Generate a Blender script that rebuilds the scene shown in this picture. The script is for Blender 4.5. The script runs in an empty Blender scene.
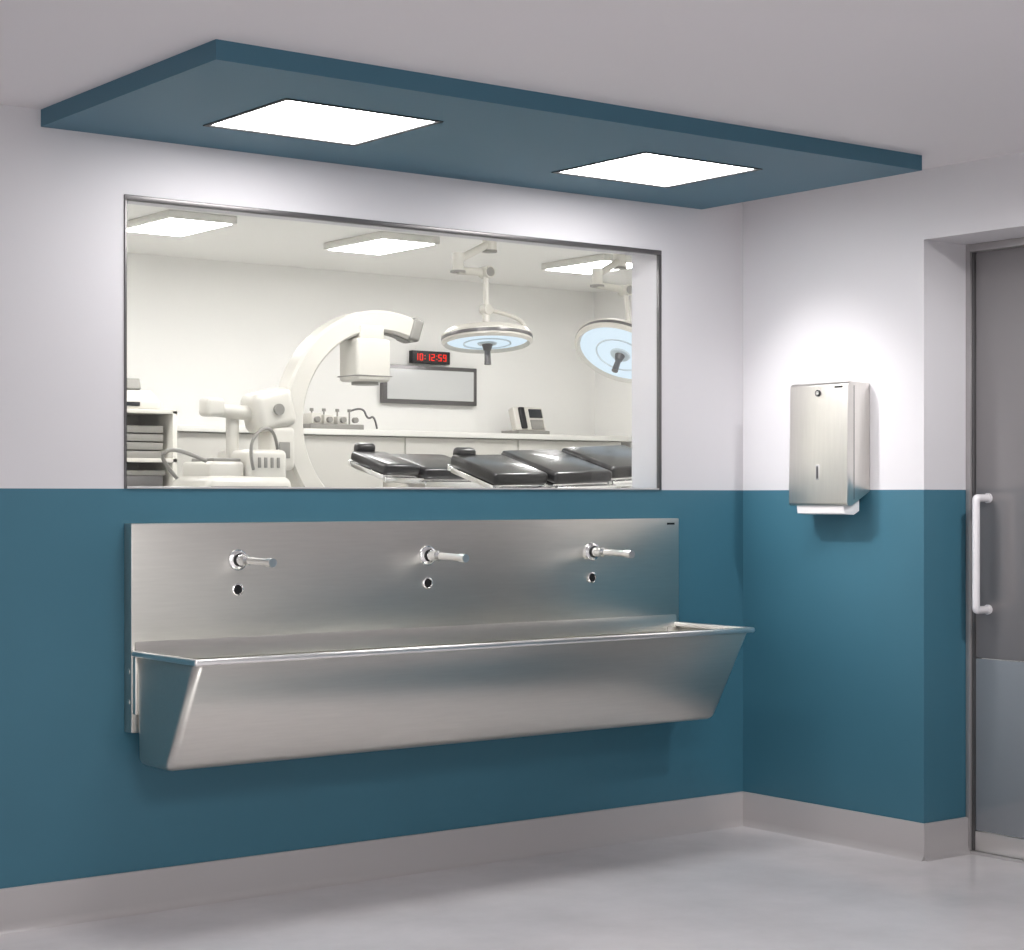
import bpy, bmesh, math
from mathutils import Vector, Matrix
S = bpy.context.scene
S.view_settings.view_transform = 'Standard'
S.view_settings.look = 'None'
S.view_settings.exposure = 0.0

def srgb(r, g, b):
    f = lambda c: (c/255/12.92) if c/255 <= .04045 else ((c/255+.055)/1.055)**2.4
    return (f(r), f(g), f(b), 1)

# ---------------------------------------------------------------- materials
def mat(name, col, rough=.5, metal=0, bump=0, bscale=80, var=0, vscale=3, stretch=None, emit=None, estr=0, coat=0, spec=.5):
    m = bpy.data.materials.new(name); m.use_nodes = True
    nt = m.node_tree; N = nt.nodes; L = nt.links
    p = N['Principled BSDF']
    p.inputs['Base Color'].default_value = col
    p.inputs['Roughness'].default_value = rough
    p.inputs['Metallic'].default_value = metal
    p.inputs['Specular IOR Level'].default_value = spec
    if coat: p.inputs['Coat Weight'].default_value = coat
    if emit:
        p.inputs['Emission Color'].default_value = emit
        p.inputs['Emission Strength'].default_value = estr
    tc = N.new('ShaderNodeTexCoord'); mp = N.new('ShaderNodeMapping')
    L.new(tc.outputs['Object'], mp.inputs[0])
    if stretch: mp.inputs['Scale'].default_value = stretch
    if var:
        n = N.new('ShaderNodeTexNoise'); n.inputs['Scale'].default_value = vscale
        n.inputs['Detail'].default_value = 6; n.inputs['Roughness'].default_value = .6
        L.new(mp.outputs[0], n.inputs['Vector'])
        r = N.new('ShaderNodeMapRange'); L.new(n.outputs['Fac'], r.inputs[0])
        r.inputs[1].default_value = .3; r.inputs[2].default_value = .7
        r.inputs[3].default_value = 1-var; r.inputs[4].default_value = 1+var
        mx = N.new('ShaderNodeVectorMath'); mx.operation = 'SCALE'
        mx.inputs[0].default_value = col[:3]
        L.new(r.outputs[0], mx.inputs['Scale'])
        L.new(mx.outputs[0], p.inputs['Base Color'])
    if bump:
        n = N.new('ShaderNodeTexNoise'); n.inputs['Scale'].default_value = bscale
        n.inputs['Detail'].default_value = 4
        L.new(mp.outputs[0], n.inputs['Vector'])
        b = N.new('ShaderNodeBump'); b.inputs['Strength'].default_value = bump
        b.inputs['Distance'].default_value = .002
        L.new(n.outputs['Fac'], b.inputs['Height']); L.new(b.outputs[0], p.inputs['Normal'])
    return m

def emis(name, col, s):
    m = bpy.data.materials.new(name); m.use_nodes = True
    nt = m.node_tree; nt.nodes.clear()
    e = nt.nodes.new('ShaderNodeEmission'); e.inputs[0].default_value = col; e.inputs[1].default_value = s
    o = nt.nodes.new('ShaderNodeOutputMaterial'); nt.links.new(e.outputs[0], o.inputs[0])
    return m

M = {}
M['white'] = mat('wall_paint_white', srgb(212, 210, 213), .6, bump=.08, bscale=220)
M['blue'] = mat('wall_paint_blue', srgb(60, 110, 129), .5, bump=.08, bscale=220, var=.03, vscale=2)
M['canopy'] = mat('canopy_blue', srgb(62, 105, 124), .55, bump=.05, bscale=200)
M['ceil'] = mat('ceiling_paint', srgb(222, 218, 220), .7, bump=.05, bscale=200)
M['floor'] = mat('floor_vinyl', srgb(224, 219, 220), .16, bump=.04, bscale=60, var=.13, vscale=1.4)
M['base'] = mat('baseboard_vinyl', srgb(180, 175, 175), .3)
M['steel'] = mat('brushed_steel', srgb(210, 208, 202), .33, 1, bump=.10, bscale=60, stretch=(1, 14, 14), var=.03, vscale=8)
M['steelr'] = mat('polished_steel_rim', srgb(246, 245, 243), .28, 1)
M['steelv'] = mat('brushed_steel_plate', srgb(228, 225, 219), .33, 1, bump=.10, bscale=60, stretch=(14, 14, 1), var=.03, vscale=6)
M['chrome'] = mat('chrome', srgb(236, 236, 236), .18, 1)
M['dark'] = mat('dark_rubber', srgb(22, 22, 24), .5)
M['alu'] = mat('frame_aluminium', srgb(110, 108, 108), .35, .7)
M['alul'] = mat('frame_light', srgb(190, 188, 188), .35, .3)
M['jamb'] = mat('door_frame_metal', srgb(176, 173, 173), .35, .5)
M['panel'] = emis('light_panel', (1, .985, .985, 1), 18)
M['orpanel'] = emis('or_light_panel', (1, .99, .975, 1), 28)
M['orwall'] = mat('or_wall_paint', srgb(238, 237, 234), .6, bump=.05)
M['orfloor'] = mat('or_floor', srgb(190, 190, 188), .4, var=.04)
M['counter'] = mat('counter_laminate', srgb(218, 217, 212), .4)
M['counterf'] = mat('counter_front', srgb(186, 184, 178), .5)
M['cream'] = mat('medical_plastic', srgb(208, 205, 197), .32, coat=.25)
M['creamd'] = mat('medical_plastic_grey', srgb(140, 138, 133), .4)
M['cush'] = mat('black_upholstery', srgb(24, 23, 25), .28, bump=.1, bscale=120, coat=.3)
M['lampglow'] = emis('surgical_lens', (.76, .90, 1, 1), 1.0)
M['lampface'] = mat('lamp_face', srgb(205, 218, 226), .3)
M['paper'] = mat('paper_towel', srgb(240, 238, 238), .8)
M['door'] = mat('door_panel_grey', srgb(124, 121, 122), .12, spec=.8)
M['doorl'] = mat('door_panel_lower', srgb(132, 137, 143), .12, spec=.8)
M['handle'] = mat('handle_white', srgb(225, 222, 224), .25)
M['screen'] = mat('dark_screen', srgb(40, 42, 46), .15)
M['red'] = emis('led_red', (1, .04, .02, 1), 1.5)
M['lbox'] = mat('viewer_glass', srgb(190, 190, 188), .3, emit=(.9, .95, 1, 1), estr=.1)

def glassmat():
    m = bpy.data.materials.new('window_glass'); m.use_nodes = True
    nt = m.node_tree; nt.nodes.clear()
    t = nt.nodes.new('ShaderNodeBsdfTransparent'); g = nt.nodes.new('ShaderNodeBsdfGlossy')
    g.inputs['Roughness'].default_value = .02
    mx = nt.nodes.new('ShaderNodeMixShader'); mx.inputs[0].default_value = .02
    o = nt.nodes.new('ShaderNodeOutputMaterial')
    nt.links.new(t.outputs[0], mx.inputs[1]); nt.links.new(g.outputs[0], mx.inputs[2]); nt.links.new(mx.outputs[0], o.inputs[0])
    return m
M['glass'] = glassmat()

# ---------------------------------------------------------------- geometry helpers
def root(name, loc=(0, 0, 0)):
    e = bpy.data.objects.new(name, None); e.empty_display_size = .1
    e.location = loc; S.collection.objects.link(e); return e

def fin(name, bm, m, parent=None, smooth=True, mats=None):
    me = bpy.data.meshes.new(name)
    bmesh.ops.recalc_face_normals(bm, faces=bm.faces)
    bm.to_mesh(me); bm.free()
    for mm in (mats or [m]): me.materials.append(M[mm])
    if smooth:
        for p in me.polygons: p.use_smooth = True
        me.set_sharp_from_angle(angle=math.radians(32))
    o = bpy.data.objects.new(name, me); S.collection.objects.link(o)
    if parent:
        o.parent = parent
        o.matrix_parent_inverse = Matrix.Translation(-Vector(parent.location))
    return o

def bbox(bm, a, b, bev=0, seg=2, rot=None, piv=None, mi=0):
    c = [(a[i]+b[i])/2 for i in range(3)]; s = [abs(b[i]-a[i]) for i in range(3)]
    tmp = bmesh.new()
    bmesh.ops.create_cube(tmp, size=1)
    for v in tmp.verts: v.co = Vector((v.co.x*s[0], v.co.y*s[1], v.co.z*s[2]))
    if bev: bmesh.ops.bevel(tmp, geom=list(tmp.edges), offset=bev, segments=seg, profile=.5, affect='EDGES')
    for v in tmp.verts:
        v.co += Vector(c)
        if rot is not None:
            pv = Vector(piv if piv else c); v.co = rot @ (v.co-pv) + pv
    for f in tmp.faces: f.material_index = mi
    me = bpy.data.meshes.new('t'); tmp.to_mesh(me); tmp.free(); bm.from_mesh(me); bpy.data.meshes.remove(me)

def box(name, a, b, m, parent=None, bev=0, seg=2, rot=None, piv=None):
    bm = bmesh.new(); bbox(bm, a, b, bev, seg, rot, piv)
    return fin(name, bm, m, parent, smooth=bev > 0)

def bcyl(bm, p, q, r, r2=None, n=28, mi=0):
    p = Vector(p); q = Vector(q); r2 = r if r2 is None else r2
    d = (q-p); L = d.length; R = d.to_track_quat('Z', 'Y').to_matrix().to_4x4()
    k = len(bm.faces)
    bmesh.ops.create_cone(bm, cap_ends=True, segments=n, radius1=r, radius2=r2, depth=L,
                          matrix=Matrix.Translation((p+q)/2) @ R)
    bm.faces.ensure_lookup_table()
    for f in bm.faces[k:]: f.material_index = mi

def cyl(name, p, q, r, m, parent=None, r2=None, n=28):
    bm = bmesh.new(); bcyl(bm, p, q, r, r2, n); return fin(name, bm, m, parent)

def lathe(name, prof, m, parent, mtx, n=48):
    bm = bmesh.new(); rings = []
    for r, z in prof:
        rings.append([bm.verts.new(mtx @ Vector((r*math.cos(2*math.pi*i/n), r*math.sin(2*math.pi*i/n), z))) for i in range(n)])
    for a, b in zip(rings, rings[1:]):
        for i in range(n):
            bm.faces.new((a[i], a[(i+1) % n], b[(i+1) % n], b[i]))
    bmesh.ops.remove_doubles(bm, verts=bm.verts, dist=1e-5)
    return fin(name, bm, m, parent)

def tube(name, pts, r, m, parent, n=12, fillet=True):
    cu = bpy.data.curves.new(name, 'CURVE'); cu.dimensions = '3D'
    cu.bevel_depth = r; cu.bevel_resolution = 5; cu.use_fill_caps = True
    sp = cu.splines.new('NURBS' if fillet else 'POLY'); sp.points.add(len(pts)-1)
    for i, p in enumerate(pts): sp.points[i].co = (*p, 1)
    if fillet: sp.use_endpoint_u = True; sp.order_u = 3; sp.resolution_u = 10
    tmp = bpy.data.objects.new(name+'_c', cu); S.collection.objects.link(tmp)
    dg = bpy.context.evaluated_depsgraph_get()
    me = bpy.data.meshes.new_from_object(tmp.evaluated_get(dg))
    bpy.data.objects.remove(tmp); bpy.data.curves.remove(cu)
    me.name = name; me.materials.clear(); me.materials.append(M[m])
    for p in me.polygons: p.use_smooth = True
    o = bpy.data.objects.new(name, me); S.collection.objects.link(o)
    if parent:
        o.parent = parent; o.matrix_parent_inverse = Matrix.Translation(-Vector(parent.location))
    return o

def prism(name, poly, axis, a, b, m, parent=None, bev=0):
    bm = bmesh.new()
    def P(t, u, v):
        return {'x': (t, u, v), 'y': (u, t, v), 'z': (u, v, t)}[axis]
    A = [bm.verts.new(P(a, *p)) for p in poly]; B = [bm.verts.new(P(b, *p)) for p in poly]
    bm.faces.new(A); bm.faces.new(B[::-1])
    for i in range(len(poly)):
        j = (i+1) % len(poly); bm.faces.new((A[i], B[i], B[j], A[j]))
    bmesh.ops.recalc_face_normals(bm, faces=bm.faces)
    if bev: bmesh.ops.bevel(bm, geom=list(bm.edges), offset=bev, segments=3, profile=.5, affect='EDGES')
    return fin(name, bm, m, parent)

# ---------------------------------------------------------------- room shell
CZ = 2.605; PZ = 1.397
WX0, WX1, WZ1 = -2.812, -.458, 2.363
bm = bmesh.new()
bbox(bm, (-9, 0, -.1), (.3, .18, PZ), mi=1)
bbox(bm, (-9, 0, PZ), (WX0, .18, 3.1), mi=0)
bbox(bm, (WX1, 0, PZ), (.3, .18, 3.1), mi=0)
bbox(bm, (WX0, 0, WZ1), (WX1, .18, 3.1), mi=0)
fin('wall_back', bm, None, smooth=False, mats=['white', 'blue'])
RY = -.972; RX = .244; DZ = 2.34
bm = bmesh.new()
bbox(bm, (0, RY, -.1), (.30, 0, PZ), mi=1)
bbox(bm, (0, RY, PZ), (.30, 0, 2.7), mi=0)
bbox(bm, (0, -2.2, DZ), (.30, RY, 2.7), mi=0)
bbox(bm, (0, -9, -.1), (.30, -2.2, PZ), mi=1)
bbox(bm, (0, -9, PZ), (.30, -2.2, 2.7), mi=0)
fin('wall_right', bm, None, smooth=False, mats=['white', 'blue'])
box('floor', (-9, -9, -.1), (.5, 0, 0), 'floor')
box('ceiling', (-9, -9, CZ), (.30, 0, CZ+.1), 'ceil')

def skirt(name, p, q, nrm):
    prof = [(0, 0), (.030, 0), (.022, .006), (.016, .016), (.013, .03), (.012, .132), (.009, .138), (0, .138)]
    p = Vector((*p, 0)); q = Vector((*q, 0)); n = Vector((*nrm, 0))
    bm = bmesh.new()
    A = [bm.verts.new(p+n*a+Vector((0, 0, b))) for a, b in prof]
    B = [bm.verts.new(q+n*a+Vector((0, 0, b))) for a, b in prof]
    bm.faces.new(A); bm.faces.new(B[::-1])
    for i in range(len(prof)):
        j = (i+1) % len(prof); bm.faces.new((A[i], B[i], B[j], A[j]))
    return fin(name, bm, 'base')
skirt('baseboard_back', (-9, 0), (-.012, 0), (0, -1))
skirt('baseboard_right', (0, -.001), (0, RY-.012), (-1, 0))
skirt('baseboard_reveal', (-.010, RY), (RX-.002, RY), (0, -1))

# ---------------------------------------------------------------- window to operating room
w = root('window_1', ((WX0+WX1)/2, .02, PZ))
box('frame_top', (WX0, -.005, WZ1-.018), (WX1, .016, WZ1), 'alu', w, .002)
box('frame_left', (WX0, -.005, PZ), (WX0+.009, .016, WZ1-.018), 'alu', w, .002)
box('frame_right', (WX1-.014, -.005, PZ), (WX1, .012, WZ1-.018), 'alu', w, .002)
box('frame_sill', (WX0+.009, -.006, PZ), (WX1-.014, .016, PZ+.007), 'alul', w, .002)
box('pane', (WX0+.009, .008, PZ+.007), (WX1-.014, .012, WZ1-.018), 'glass', w)

# ---------------------------------------------------------------- canopy and lights
KX0, KX1, KY, KZ = -3.100, -.235, -1.163, 2.550
L1 = (-2.70, -.85, -2.13, -.335); L2 = (-1.28, -.84, -.72, -.325)
bm = bmesh.new()
xs = [KX0, L1[0], L1[2], L2[0], L2[2], KX1]
for i in range(5):
    if i in (1, 3):
        l = L1 if i == 1 else L2
        bbox(bm, (xs[i], KY, KZ), (xs[i+1], l[1], CZ)); bbox(bm, (xs[i], l[3], KZ), (xs[i+1], 0, CZ))
        bbox(bm, (xs[i], l[1], KZ+.03), (xs[i+1], l[3], CZ))
    else:
        bbox(bm, (xs[i], KY, KZ), (xs[i+1], 0, CZ))
fin('ceiling_canopy', bm, 'canopy', smooth=False)
for l in (L1, L2):
    r = root('recessed_ceiling_light', ((l[0]+l[2])/2, (l[1]+l[3])/2, KZ))
    bm = bmesh.new(); e = .014; z0, z1 = KZ-.003, KZ+.022
    bbox(bm, (l[0], l[1], z0), (l[2], l[1]+e, z1)); bbox(bm, (l[0], l[3]-e, z0), (l[2], l[3], z1))
    bbox(bm, (l[0], l[1]+e, z0), (l[0]+e, l[3]-e, z1)); bbox(bm, (l[2]-e, l[1]+e, z0), (l[2], l[3]-e, z1))
    fin('trim', bm, 'dark', r, smooth=False)
    box('diffuser', (l[0]+e, l[1]+e, KZ+.001), (l[2]-e, l[3]-e, KZ+.02), 'panel', r)

# ---------------------------------------------------------------- scrub sink
SX0, SX1 = -2.812, -.420; SY = -.055; RZ = .869
sk = root('surgical_scrub_sink', ((SX0+SX1)/2, -.25, RZ))
box('splashback', (SX0, SY, .60), (SX1+.01, -.001, 1.283), 'steel', sk, .003)
bm = bmesh.new()
yb, yf = SY-.002, -.488
pr = [(yb, RZ-.004), (yb-.02, .50), (-.285, .50), (yf, RZ-.004)]
A = [bm.verts.new((SX0+.012, *p)) for p in pr]; B = [bm.verts.new((SX1-.012, *p)) for p in pr]
bm.faces.new(A); bm.faces.new(B[::-1])
for i in range(3): bm.faces.new((A[i], B[i], B[i+1], A[i+1]))
bmesh.ops.recalc_face_normals(bm, faces=bm.faces)
ed = [e for e in bm.edges if not e.is_boundary]
bmesh.ops.bevel(bm, geom=ed, offset=.026, segments=6, profile=.5, affect='EDGES')
ba = fin('basin', bm, 'steel', sk)
so = ba.modifiers.new('s', 'SOLIDIFY'); so.thickness = .004; so.offset = 0
bm = bmesh.new()
ox0, ox1, oy = SX0-.002, SX1+.002, -.499
bbox(bm, (ox0, oy, RZ-.020), (ox1, oy+.026, RZ), .008, 4)
bbox(bm, (ox0, oy+.01, RZ-.020), (ox0+.026, SY, RZ), .008, 4)
bbox(bm, (ox1-.026, oy+.01, RZ-.020), (ox1, SY, RZ), .008, 4)
fin('rim', bm, 'steelr', sk)
# shallow fold where the splashback turns into the bowl
prism('rear_ledge', [(SY+.001, RZ+.030), (SY-.003, RZ+.022), (SY-.007, RZ+.0), (SY-.012, RZ-.030), (SY-.012, RZ-.036), (SY+.001, RZ-.036)], 'x', SX0+.012, SX1-.010, 'steel', sk)
for sx in (SX0+.02, SX1-.05):
    bm = bmesh.new()
    bbox(bm, (sx-.016, -.075, .66), (sx+.03, -.001, .85), .004)
    for z in (.70, .80): bcyl(bm, (sx-.022, -.035, z), (sx-.014, -.035, z), .010, n=6)
    fin('bracket', bm, 'steelv', sk)
cyl('drain', (-1.61, -.18, .503), (-1.61, -.18, .508), .04, 'chrome', sk)
box('maker_badge', (SX1-.055, SY-.001, 1.258), (SX1-.015, SY+.002, 1.266), 'dark', sk)

# taps
TX = [-2.422, -1.642, -.868]; TZ = 1.157
for tx in TX:
    r = root('basin_faucet', (tx, SY, TZ))
    bm = bmesh.new()
    bcyl(bm, (tx, SY, TZ), (tx, SY-.008, TZ), .036, .035, 40)
    bcyl(bm, (tx, SY-.008, TZ), (tx, SY-.014, TZ), .033, .022, 40)
    bcyl(bm, (tx, SY-.012, TZ), (tx, SY-.070, TZ), .019, .019, 32)
    bcyl(bm, (tx, SY-.070, TZ), (tx, SY-.085, TZ-.001), .019, .0125, 32)
    fin('body', bm, 'chrome', r)
    cyl('gasket', (tx, SY-.014, TZ), (tx, SY-.022, TZ), .0225, 'dark', r)
    bm = bmesh.new()
    bcyl(bm, (tx, SY-.08, TZ-.000), (tx, SY-.230, TZ-.003), .0125, .0125, 32)
    bcyl(bm, (tx, SY-.205, TZ-.003), (tx, SY-.240, TZ-.004), .0150, .0150, 32)
    fin('spout', bm, 'steelr', r)
    s = root('faucet_sensor', (tx, SY, TZ-.100))
    lathe('ring', [(.0, .0), (.021, 0), (.021, .004), (.017, .006), (.015, .004)], 'chrome', s,
          Matrix.Translation((tx, SY-.001, TZ-.100)) @ Matrix.Rotation(math.pi/2, 4, 'X'))
    cyl('lens', (tx, SY-.001, TZ-.100), (tx, SY-.006, TZ-.100), .0155, 'dark', s)

# ---------------------------------------------------------------- towel dispenser
d = root('paper_towel_dispenser', (-.065, -.548, 1.335))
prism('body', [(-.001, 1.39), (-.001, 1.812), (-.112, 1.816), (-.124, 1.806), (-.132, 1.345), (-.125, 1.335), (-.10, 1.337)], 'y', -.703, -.394, 'steelv', d, .003)
cyl('lock', (-.115, -.548, 1.775), (-.130, -.548, 1.775), .013, 'dark', d)
cyl('lock_core', (-.12, -.548, 1.775), (-.1315, -.548, 1.775), .008, 'chrome', d)
box('level_slot', (-.120, -.553, 1.440), (-.1325, -.543, 1.490), 'dark', d, .002)
box('slot_frame', (-.119, -.557, 1.435), (-.1316, -.539, 1.495), 'alul', d, .002)
box('cover_seam', (-.090, -.7045, 1.36), (-.092, -.700, 1.80), 'alu', d)
box('maker_badge', (-.120, -.675, 1.792), (-.1265, -.635, 1.799), 'dark', d)
prism('towel', [(-.03, 1.37), (-.03, 1.315), (-.06, 1.300), (-.115, 1.304), (-.12, 1.345)], 'y', -.675, -.425, 'paper', d, .002)

# ---------------------------------------------------------------- door
dr = root('door_1', (RX, -1.55, 0))
box('frame_jamb', (RX-.004, RY-.022, 0), (RX+.05, RY-.001, DZ-.001), 'jamb', dr, .002)
box('frame_head', (RX-.004, -2.2, DZ-.030), (RX+.05, RY-.022, DZ-.001), 'jamb', dr, .002)
box('leaf_edge', (RX+.006, RY-.034, .012), (RX+.05, RY-.024, DZ-.032), 'alu', dr, .001)
box('leaf_upper', (RX+.012, -2.12, .753), (RX+.05, RY-.036, DZ-.032), 'door', dr, .002)
box('leaf_lower', (RX+.012, -2.12, .09), (RX+.05, RY-.036, .750), 'doorl', dr, .002)
box('kick_rail', (RX+.008, -2.12, .012), (RX+.05, RY-.036, .088), 'steelr', dr, .003)
box('threshold', (RX-.004, -2.2, 0), (RX+.05, RY-.022, .010), 'alul', dr, .001)
box('frame_jamb_far', (RX-.004, -2.199, .011), (RX+.05, -2.122, DZ-.031), 'jamb', dr, .002)
hx = RX-.062; hy = -1.070
tube('handle', [(RX+.014, hy, 1.365), (hx+.02, hy, 1.365), (hx, hy, 1.365), (hx, hy, 1.335), (hx, hy, 1.15), (hx, hy, .97), (hx, hy, .94), (hx+.02, hy, .94), (RX+.014, hy, .94)], .015, 'handle', dr)
for z in (1.365, .94): cyl('rose', (RX+.012, hy, z), (RX+.004, hy, z), .019, 'handle', dr)

# ---------------------------------------------------------------- operating room shell (raised floor)
FZ = .80; OC = 3.0; OX0, OX1, OY1 = -3.0, 4.10, 5.90
box('wall_or_far', (OX0, OY1, FZ-.1), (OX1+.1, OY1+.1, OC+.1), 'orwall')
box('wall_or_right', (OX1, .18, FZ-.1), (OX1+.1, OY1, OC+.1), 'orwall')
box('wall_or_left', (OX0-.1, .18, FZ-.1), (OX0, OY1+.1, OC+.1), 'orwall')
box('wall_or_front', (.30, .08, FZ-.1), (OX1+.1, .18, OC+.1), 'orwall')
box('floor_or', (OX0, .18, FZ-.1), (OX1, OY1, FZ), 'orfloor')
box('ceiling_or', (OX0, .18, OC), (OX1, OY1, OC+.1), 'orwall')
for (x0, x1) in ((-2.1, -1.62), (-.62, -.18), (.82, 1.26), (2.60, 3.04)):
    for (y0, y1) in ((4.00, 4.68), (1.3, 2.0)):
        r = root('led_ceiling_panel', ((x0+x1)/2, (y0+y1)/2, OC))
        box('housing', (x0, y0, OC-.045), (x1, y1, OC-.001), 'counter', r, .004)
        box('diffuser', (x0+.025, y0+.025, OC-.048), (x1-.025, y1-.025, OC-.044), 'orpanel', r)

# counter
c = root('laboratory_counter', (2, 5.6, FZ))
box('worktop', (-.10, 5.38, 1.795), (4.09, 5.89, 1.835), 'counter', c, .004)
bm = bmesh.new()
x = -.06
while x < 3.9:
    bbox(bm, (x, 5.42, FZ+.08), (min(x+1.00, 4.05), 5.88, 1.79), .004); x += 1.01
fin('cabinets', bm, 'counterf', c)
box('plinth', (-.05, 5.46, FZ), (4.05, 5.88, FZ+.08), 'alu', c)

# clock with red seven segment digits
k = root('digital_wall_clock', (2.48, OY1, 2.405))
box('case', (2.31, OY1-.05, 2.358), (2.65, OY1-.001, 2.452), 'dark', k, .004)
SEG = {'0': 'abcdef', '1': 'bc', '2': 'abged', '5': 'afgcd', '9': 'abcdfg'}
bm = bmesh.new(); x = 2.330; y0, y1 = OY1-.053, OY1-.049
for ch in '10:12:59':
    if ch == ':':
        for z in (2.393, 2.417): bbox(bm, (x+.002, y0, z-.003), (x+.008, y1, z+.003))
        x += .020; continue
    wv, h, q = .028, .025, .005; zm = 2.405
    G = {'a': (x, zm+h-q, x+wv, zm+h), 'd': (x, zm-h, x+wv, zm-h+q), 'g': (x, zm-q/2, x+wv, zm+q/2),
         'f': (x, zm, x+q, zm+h), 'b': (x+wv-q, zm, x+wv, zm+h), 'e': (x, zm-h, x+q, zm), 'c': (x+wv-q, zm-h, x+wv, zm)}
    for s in SEG[ch]:
        g = G[s]; bbox(bm, (g[0], y0, g[1]), (g[2], y1, g[3]))
    x += .043
fin('digits', bm, 'red', k, smooth=False)

# x-ray viewer on far wall
v = root('xray_light_box', (2.5, OY1, 2.06))
box('housing', (2.05, OY1-.05, 2.055), (2.90, OY1-.001, 2.34), 'alu', v, .006)
box('screen', (2.085, OY1-.056, 2.087), (2.865, OY1-.048, 2.310), 'lbox', v, .002)

# C-arm x-ray machine
ca = root('c_arm_xray_machine', (-.6, 2.5, FZ))
cx, cz, Ro, Ri, cy = -.19, 1.745, .585, .475, 2.5
n = 60; a0, a1 = math.radians(66), math.radians(262)
def arc(name, sec, m):
    bm = bmesh.new(); rings = []
    for i in range(n+1):
        a = a0+(a1-a0)*i/n
        rings.append([bm.verts.new((cx+r*math.cos(a), cy+o, cz+r*math.sin(a))) for r, o in sec])
    k = len(sec)
    for a, b in zip(rings, rings[1:]):
        for i in range(k): bm.faces.new((a[i], a[(i+1) % k], b[(i+1) % k], b[i]))
    bm.faces.new(rings[0]); bm.faces.new(rings[-1][::-1])
    return fin(name, bm, m, ca)
arc('c_arc', [(Ri, -.050), (Ri+.012, -.065), (Ro-.012, -.065), (Ro, -.050), (Ro, .050), (Ro-.012, .065), (Ri+.012, .065), (Ri, .050)], 'cream')
arc('c_arc_track', [(Ri-.006, -.026), (Ri-.006, .026), (Ri+.004, .026), (Ri+.004, -.026)], 'creamd')
box('arc_end_cap', (-.02, cy-.075, 2.180), (.045, cy+.075, 2.300), 'creamd', ca, .015, 3, Matrix.Rotation(math.radians(18), 3, 'Y'))
bm = bmesh.new()
bbox(bm, (-.37, cy-.09, 1.96), (-.16, cy+.09, 2.18), .02, 4)
bbox(bm, (-.34, cy-.07, 2.17), (-.19, cy+.07, 2.25), .01, 3)
fin('image_intensifier', bm, 'cream', ca)
bm = bmesh.new(); bbox(bm, (-.374, cy-.094, 1.985), (-.156, cy+.094, 1.991), .002)
bcyl(bm, (-.265, cy, 1.961), (-.265, cy, 1.945), .07)
fin('detector_face', bm, 'creamd', ca)
box('xray_tube', (-.42, cy-.12, 1.20), (-.10, cy+.12, 1.36), 'cream', ca, .03, 4)
bm = bmesh.new()
bbox(bm, (-.95, cy-.09, 1.70), (-.72, cy+.09, 1.90), .045, 5, Matrix.Rotation(math.radians(-14), 3, 'Y'))
bbox(bm, (-.86, cy-.08, 1.50), (-.72, cy+.08, 1.72), .03, 4)
fin('carriage', bm, 'cream', ca)
bm = bmesh.new()
bcyl(bm, (-.83, cy-.085, 1.80), (-.83, cy-.105, 1.80), .028); bbox(bm, (-.82, cy-.086, 1.56), (-.76, cy-.081, 1.64), .001)
fin('carriage_knob', bm, 'creamd', ca)
cyl('cross_arm', (-1.18, cy, 1.80), (-.93, cy, 1.78), .036, 'cream', ca)
box('cross_arm_head', (-1.20, cy-.05, 1.76), (-1.10, cy+.05, 1.85), 'cream', ca, .02, 3)
cyl('lift_column', (-1.02, cy+.03, FZ+.3), (-1.02, cy+.03, 1.78), .032, 'cream', ca)
bm = bmesh.new()
bbox(bm, (-1.28, cy-.20, FZ+.10), (-.80, cy+.20, 1.47), .05, 4)
bbox(bm, (-1.04, cy-.17, 1.44), (-.82, cy+.17, 1.60), .03, 4)
bbox(bm, (-1.24, cy-.15, 1.44), (-1.05, cy+.15, 1.54), .02, 4)
fin('trolley_body', bm, 'cream', ca)
bm = bmesh.new()
bbox(bm, (-1.21, cy-.13, 1.538), (-1.06, cy+.10, 1.556), .006)
bbox(bm, (-1.26, cy-.205, 1.41), (-.84, cy-.198, 1.420), .001)
for i in range(4): bbox(bm, (-.99+.035*i, cy-.176, 1.51), (-.975+.035*i, cy-.168, 1.56), .001)
fin('control_panel', bm, 'creamd', ca)
bm = bmesh.new()
for wx in (-1.24, -.88):
    for wy in (cy-.16, cy+.16): bcyl(bm, (wx, wy-.02, FZ+.06), (wx, wy+.02, FZ+.06), .06)
fin('castors', bm, 'dark', ca)
tube('cable_loop', [(-.84, cy-.10, 1.60), (-.90, cy-.18, 1.70), (-1.0, cy-.2, 1.70), (-1.06, cy-.2, 1.60), (-1.02, cy-.18, 1.50)], .008, 'creamd', ca)
tube('push_handle', [(-1.26, cy-.15, 1.54), (-1.36, cy-.15, 1.58), (-1.38, cy, 1.60), (-1.36, cy+.15, 1.56), (-1.26, cy+.15, 1.46)], .010, 'creamd', ca)

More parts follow.
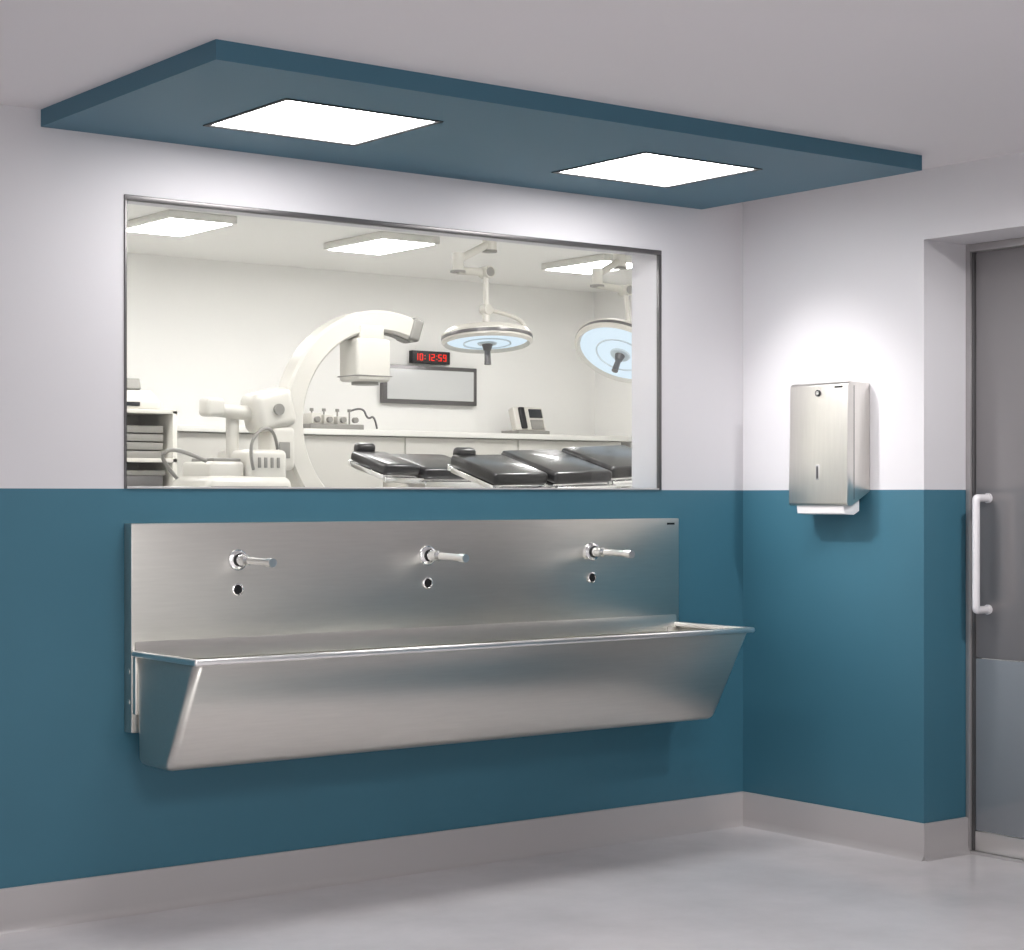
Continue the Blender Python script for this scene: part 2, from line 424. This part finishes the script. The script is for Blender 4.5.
# operating tables
def op_table(loc, segs, tilt, zc, post_x):
    r = root('operating_table', (post_x, loc, FZ))
    R = Matrix.Rotation(math.radians(tilt), 3, 'X')
    for i, (x0, x1, dz, hw, slope) in enumerate(segs):
        pv = ((x0+x1)/2, loc, zc+dz)
        Q = R @ Matrix.Rotation(math.radians(slope), 3, 'Y')
        bm = bmesh.new()
        bbox(bm, (x0+.006, loc-hw, zc+dz), (x1-.006, loc+hw, zc+dz+.060), .022, 4, Q, pv)
        fin('cushion_%d' % (i+1), bm, 'cush', r)
        bm = bmesh.new()
        bbox(bm, (x0+.01, loc-hw+.02, zc+dz-.03), (x1-.01, loc+hw-.02, zc+dz-.002), .004, 2, Q, pv)
        bbox(bm, (x0+.0, loc-hw-.025, zc+dz-.035), (x1-.0, loc-hw-.010, zc+dz-.005), .003, 2, Q, pv)
        bbox(bm, (x0+.02, loc+hw+.010, zc+dz-.03), (x1-.02, loc+hw+.025, zc+dz+.0), .003, 2, Q, pv)
        for xx in (x0+.05, x1-.05):
            bbox(bm, (xx-.01, loc-hw-.02, zc+dz-.028), (xx+.01, loc-hw+.04, zc+dz-.008), 0, 2, Q, pv)
        fin('side_rail_%d' % (i+1), bm, 'chrome', r)
    bm = bmesh.new()
    for (x0, x1, dz, hw, slope) in segs[:1]:
        xx = x0+.05
        bbox(bm, (xx, loc+hw-.03, zc+dz+.08), (xx+.12, loc+hw+.03, zc+dz+.14), .022, 4, R)
    fin('rail_clamps', bm, 'cush', r)
    box('tilt_block', (post_x-.16, loc-.12, zc-.16), (post_x+.16, loc+.12, zc-.05), 'steelv', r, .02, 3)
    box('column', (post_x-.10, loc-.10, FZ+.10), (post_x+.10, loc+.10, zc-.15), 'steelv', r, .02, 3)
    box('base', (post_x-.35, loc-.24, FZ), (post_x+.35, loc+.24, FZ+.10), 'cream', r, .03, 3)
    return r
op_table(2.72, [(-.12, .12, .005, .18, 1), (.12, .52, -.01, .20, 0)], 13, 1.515, .22)
op_table(1.75, [(-.14, .20, -.015, .20, -1), (.20, .58, .005, .24, -2), (.58, 1.02, .035, .22, -3)], 15, 1.490, .42)

# surgical lights
def s_light(c, tiltx, tilty, rad, hang, nm='surgical_light'):
    r = root(nm, (hang[0], hang[1], OC))
    c = Vector(c)
    m = Matrix.Translation(c) @ Matrix.Rotation(math.radians(tiltx), 4, 'X') @ Matrix.Rotation(math.radians(tilty), 4, 'Y')
    q = rad
    lathe('head', [(0, .085), (q*.30, .08), (q*.45, .055), (q*.9, .045), (q, .02), (q, -.02), (q*.94, -.035), (q*.90, -.025), (q*.88, -.012)], 'cream', r, m)
    lathe('lens', [(0, -.026), (q*.6, -.026), (q*.89, -.014)], 'lampglow', r, m)
    lathe('lens_ring', [(q*.50, -.026), (q*.50, -.032), (q*.53, -.032), (q*.53, -.026)], 'lampface', r, m)
    lathe('ring_groove', [(q*1.003, .010), (q*1.010, .0), (q*1.003, -.010)], 'alu', r, m)
    lathe('centre_hub', [(0, -.034), (q*.2, -.034), (q*.22, -.026)], 'lampface', r, m)
    bm = bmesh.new()
    bcyl(bm, m @ Vector((0, 0, -.02)), m @ Vector((0, 0, -.07)), .035, .022)
    bcyl(bm, m @ Vector((0, 0, -.07)), m @ Vector((0, 0, -.15)), .017, .020)
    fin('sterile_handle', bm, 'alu', r)
    tube('yoke', [m @ Vector((q, 0, 0)), m @ Vector((q*1.12, 0, .02)), m @ Vector((q*1.05, 0, .14)), m @ Vector((q*.2, 0, .17)), m @ Vector((0, 0, .17))], .012, 'cream', r)
    top = m @ Vector((0, 0, .17)); hub = m @ Vector((0, 0, .08))
    bm = bmesh.new(); bcyl(bm, hub, top, .022); bcyl(bm, top-Vector((0, .03, 0)), top+Vector((0, .03, 0)), .03); fin('hub', bm, 'cream', r)
    h = Vector(hang)
    e1 = Vector((h.x, h.y, OC-.16)); e2 = Vector(((h.x*.35+top.x*.65)-.20, (h.y+top.y)/2, OC-.28))
    bm = bmesh.new()
    bcyl(bm, (h.x, h.y, OC-.03), (h.x, h.y, OC-.0), .12)
    bcyl(bm, (h.x, h.y, OC-.06), (h.x, h.y, OC-.03), .05, .12)
    bcyl(bm, e1, (h.x, h.y, OC-.05), .030)
    bcyl(bm, e1-Vector((0, 0, .05)), e1+Vector((0, 0, .04)), .042)
    bcyl(bm, e2-Vector((0, 0, .07)), e2+Vector((0, 0, .04)), .034)
    bcyl(bm, e1, e2, .022)
    fin('ceiling_mount', bm, 'cream', r)
    bm = bmesh.new()
    mid = (e2+top)/2 + Vector((.10, 0, .08))
    bcyl(bm, e2-Vector((0, 0, .06)), mid, .022); bcyl(bm, mid-Vector((0, .04, 0)), mid+Vector((0, .04, 0)), .034)
    bcyl(bm, mid, top, .016)
    fin('spring_arm', bm, 'cream', r)
    bm = bmesh.new()
    for p in (e1-Vector((0, 0, .052)), e2-Vector((0, 0, .072))): bcyl(bm, p, p+Vector((0, 0, .012)), .044)
    bcyl(bm, mid-Vector((0, .045, 0)), mid-Vector((0, .038, 0)), .026)
    fin('joint_covers', bm, 'creamd', r)
s_light((.887, 3.0, 2.275), -7, 3, .262, (.98, 3.1, OC))
s_light((1.90, 3.0, 2.25), -14, 32, .29, (2.10, 3.25, OC))

# shelf unit with printer
sh = root('shelf_unit', (-.55, 5.1, FZ))
bm = bmesh.new()
x0, x1, y0, y1 = -1.3, -.13, 4.85, 5.35
bbox(bm, (x0, y0, FZ), (x0+.03, y1, 1.90), .002); bbox(bm, (x1-.03, y0, FZ), (x1, y1, 1.90), .002)
bbox(bm, (x0, y1-.02, FZ), (x1, y1, 1.90), .002)
for z in (FZ, 1.10, 1.33, 1.58, 1.88): bbox(bm, (x0, y0, z), (x1, y1, z+.025), .002)
fin('carcass', bm, 'cream', sh)
pn = root('desktop_printer', (-.45, 5.05, 1.905))
prism('body', [(4.90, 1.906), (4.90, 1.96), (5.02, 2.03), (5.24, 2.04), (5.24, 1.906)], 'x', -.66, -.22, 'cream', pn, .008)
box('paper_tray', (-.60, 5.05, 2.03), (-.28, 5.10, 2.10), 'creamd', pn, .004, 2, Matrix.Rotation(math.radians(-20), 3, 'X'))
box('display', (-.56, 4.893, 1.925), (-.36, 4.905, 1.95), 'screen', pn, .001)
bs = root('stacked_binders', (-.5, 5.05, 1.605))
bm = bmesh.new()
for i in range(4): bbox(bm, (-.62, 4.90, 1.606+i*.052), (-.20, 5.22, 1.650+i*.052), .003)
fin('binders', bm, 'creamd', bs)
bs2 = root('storage_box', (-.5, 5.05, 1.356))
box('body', (-.60, 4.90, 1.356), (-.20, 5.2, 1.50), 'alu', bs2, .006); box('lid', (-.61, 4.89, 1.50), (-.19, 5.21, 1.53), 'creamd', bs2, .004)

# counter equipment
ie = root('infusion_pump_set', (1.45, 5.6, 1.835))
box('base', (1.22, 5.5, 1.836), (1.66, 5.75, 1.875), 'creamd', ie, .006)
bm = bmesh.new()
for i, xx in enumerate((1.25, 1.35, 1.46)):
    bbox(bm, (xx, 5.53, 1.874), (xx+.08, 5.70, 1.95-.01*i), .006)
fin('modules', bm, 'cream', ie)
bm = bmesh.new()
for i, xx in enumerate((1.29, 1.39, 1.50, 1.60)):
    bcyl(bm, (xx, 5.6, 1.87), (xx, 5.6, 1.97+.01*(i % 2)), .006); bcyl(bm, (xx, 5.6, 1.965), (xx, 5.6, 1.985), .014)
    bcyl(bm, (xx-.005, 5.50, 1.905), (xx-.005, 5.53, 1.905), .02)
fin('knobs', bm, 'creamd', ie)
tube('hose', [(1.60, 5.6, 1.97), (1.68, 5.55, 2.01), (1.72, 5.55, 1.91), (1.78, 5.55, 1.95), (1.80, 5.55, 1.85)], .007, 'alu', ie)
ph = root('desk_telephone', (3.2, 5.6, 1.837))
Rx = Matrix.Rotation(math.radians(-18), 3, 'X'); pp = (3.2, 5.58, 1.85)
box('body', (3.06, 5.55, 1.862), (3.34, 5.62, 2.05), 'cream', ph, .012, 3, Rx, pp)
box('screen', (3.20, 5.540, 1.96), (3.32, 5.552, 2.03), 'screen', ph, .003, 2, Rx, pp)
box('handset', (3.10, 5.525, 1.87), (3.15, 5.552, 2.04), 'dark', ph, .010, 3, Rx, pp)
box('keypad', (3.20, 5.543, 1.87), (3.32, 5.552, 1.945), 'creamd', ph, .002, 2, Rx, pp)
box('stand', (3.06, 5.54, 1.837), (3.36, 5.76, 1.868), 'creamd', ph, .005)

# ---------------------------------------------------------------- lights
def area(name, loc, tgt, size, power, col=(1, 1, 1), spread=180, sy=None):
    l = bpy.data.lights.new(name, 'AREA'); l.energy = power; l.size = size; l.color = col
    l.spread = math.radians(spread)
    if sy: l.shape = 'RECTANGLE'; l.size_y = sy
    o = bpy.data.objects.new(name, l); o.location = loc
    o.rotation_euler = (Vector(tgt)-Vector(loc)).to_track_quat('-Z', 'Y').to_euler()
    S.collection.objects.link(o); return o
area('fill_overhead', (-3.4, -4.0, 2.55), (-3.2, -3.6, 0), 1.2, 72, (1, .99, .985), spread=140)  # added ambient fill from above the frame, no lamp modelled
area('fill_behind_camera', (-6.5, -8.5, 1.5), (-2, 0, 1.5), 4.5, 40, (1, .985, .985), sy=2.2)  # added front fill behind the camera, no real window there
def spot(name, loc, tgt, power, ang, blend, rad, col=(1, 1, 1)):
    l = bpy.data.lights.new(name, 'SPOT'); l.energy = power; l.spot_size = math.radians(ang); l.spot_blend = blend
    l.shadow_soft_size = rad; l.color = col
    o = bpy.data.objects.new(name, l); o.location = loc
    o.rotation_euler = (Vector(tgt)-Vector(loc)).to_track_quat('-Z', 'Y').to_euler()
    S.collection.objects.link(o); return o
spot('dispenser_glow_spot', (-1.35, -.24, 2.53), (0, -.50, 1.58), 115, 46, 1, .06, (1, .985, .99))  # added spot without a fixture, makes the glow around the dispenser
spot('reveal_fill_spot', (-.55, -2.5, 2.58), (.10, -.95, 1.45), 110, 58, 1, .06, (1, .985, .99))  # added out-of-view spot, brightens the door reveal and nearby floor

W = bpy.data.worlds.new('World'); S.world = W; W.use_nodes = True
W.node_tree.nodes['Background'].inputs[0].default_value = (1, .985, .99, 1)
W.node_tree.nodes['Background'].inputs[1].default_value = .74

# ---------------------------------------------------------------- camera
cam = bpy.data.cameras.new('camera'); co = bpy.data.objects.new('camera', cam); S.collection.objects.link(co)
cam.sensor_fit = 'HORIZONTAL'; cam.sensor_width = 36; cam.lens = 36*1884/1024
cam.shift_y = 21/1024
co.location = (-5.538, -5.690, 1.373)
co.rotation_euler = (math.radians(90), 0, -math.atan2(.605, .796))
cam.clip_start = .05
S.camera = co
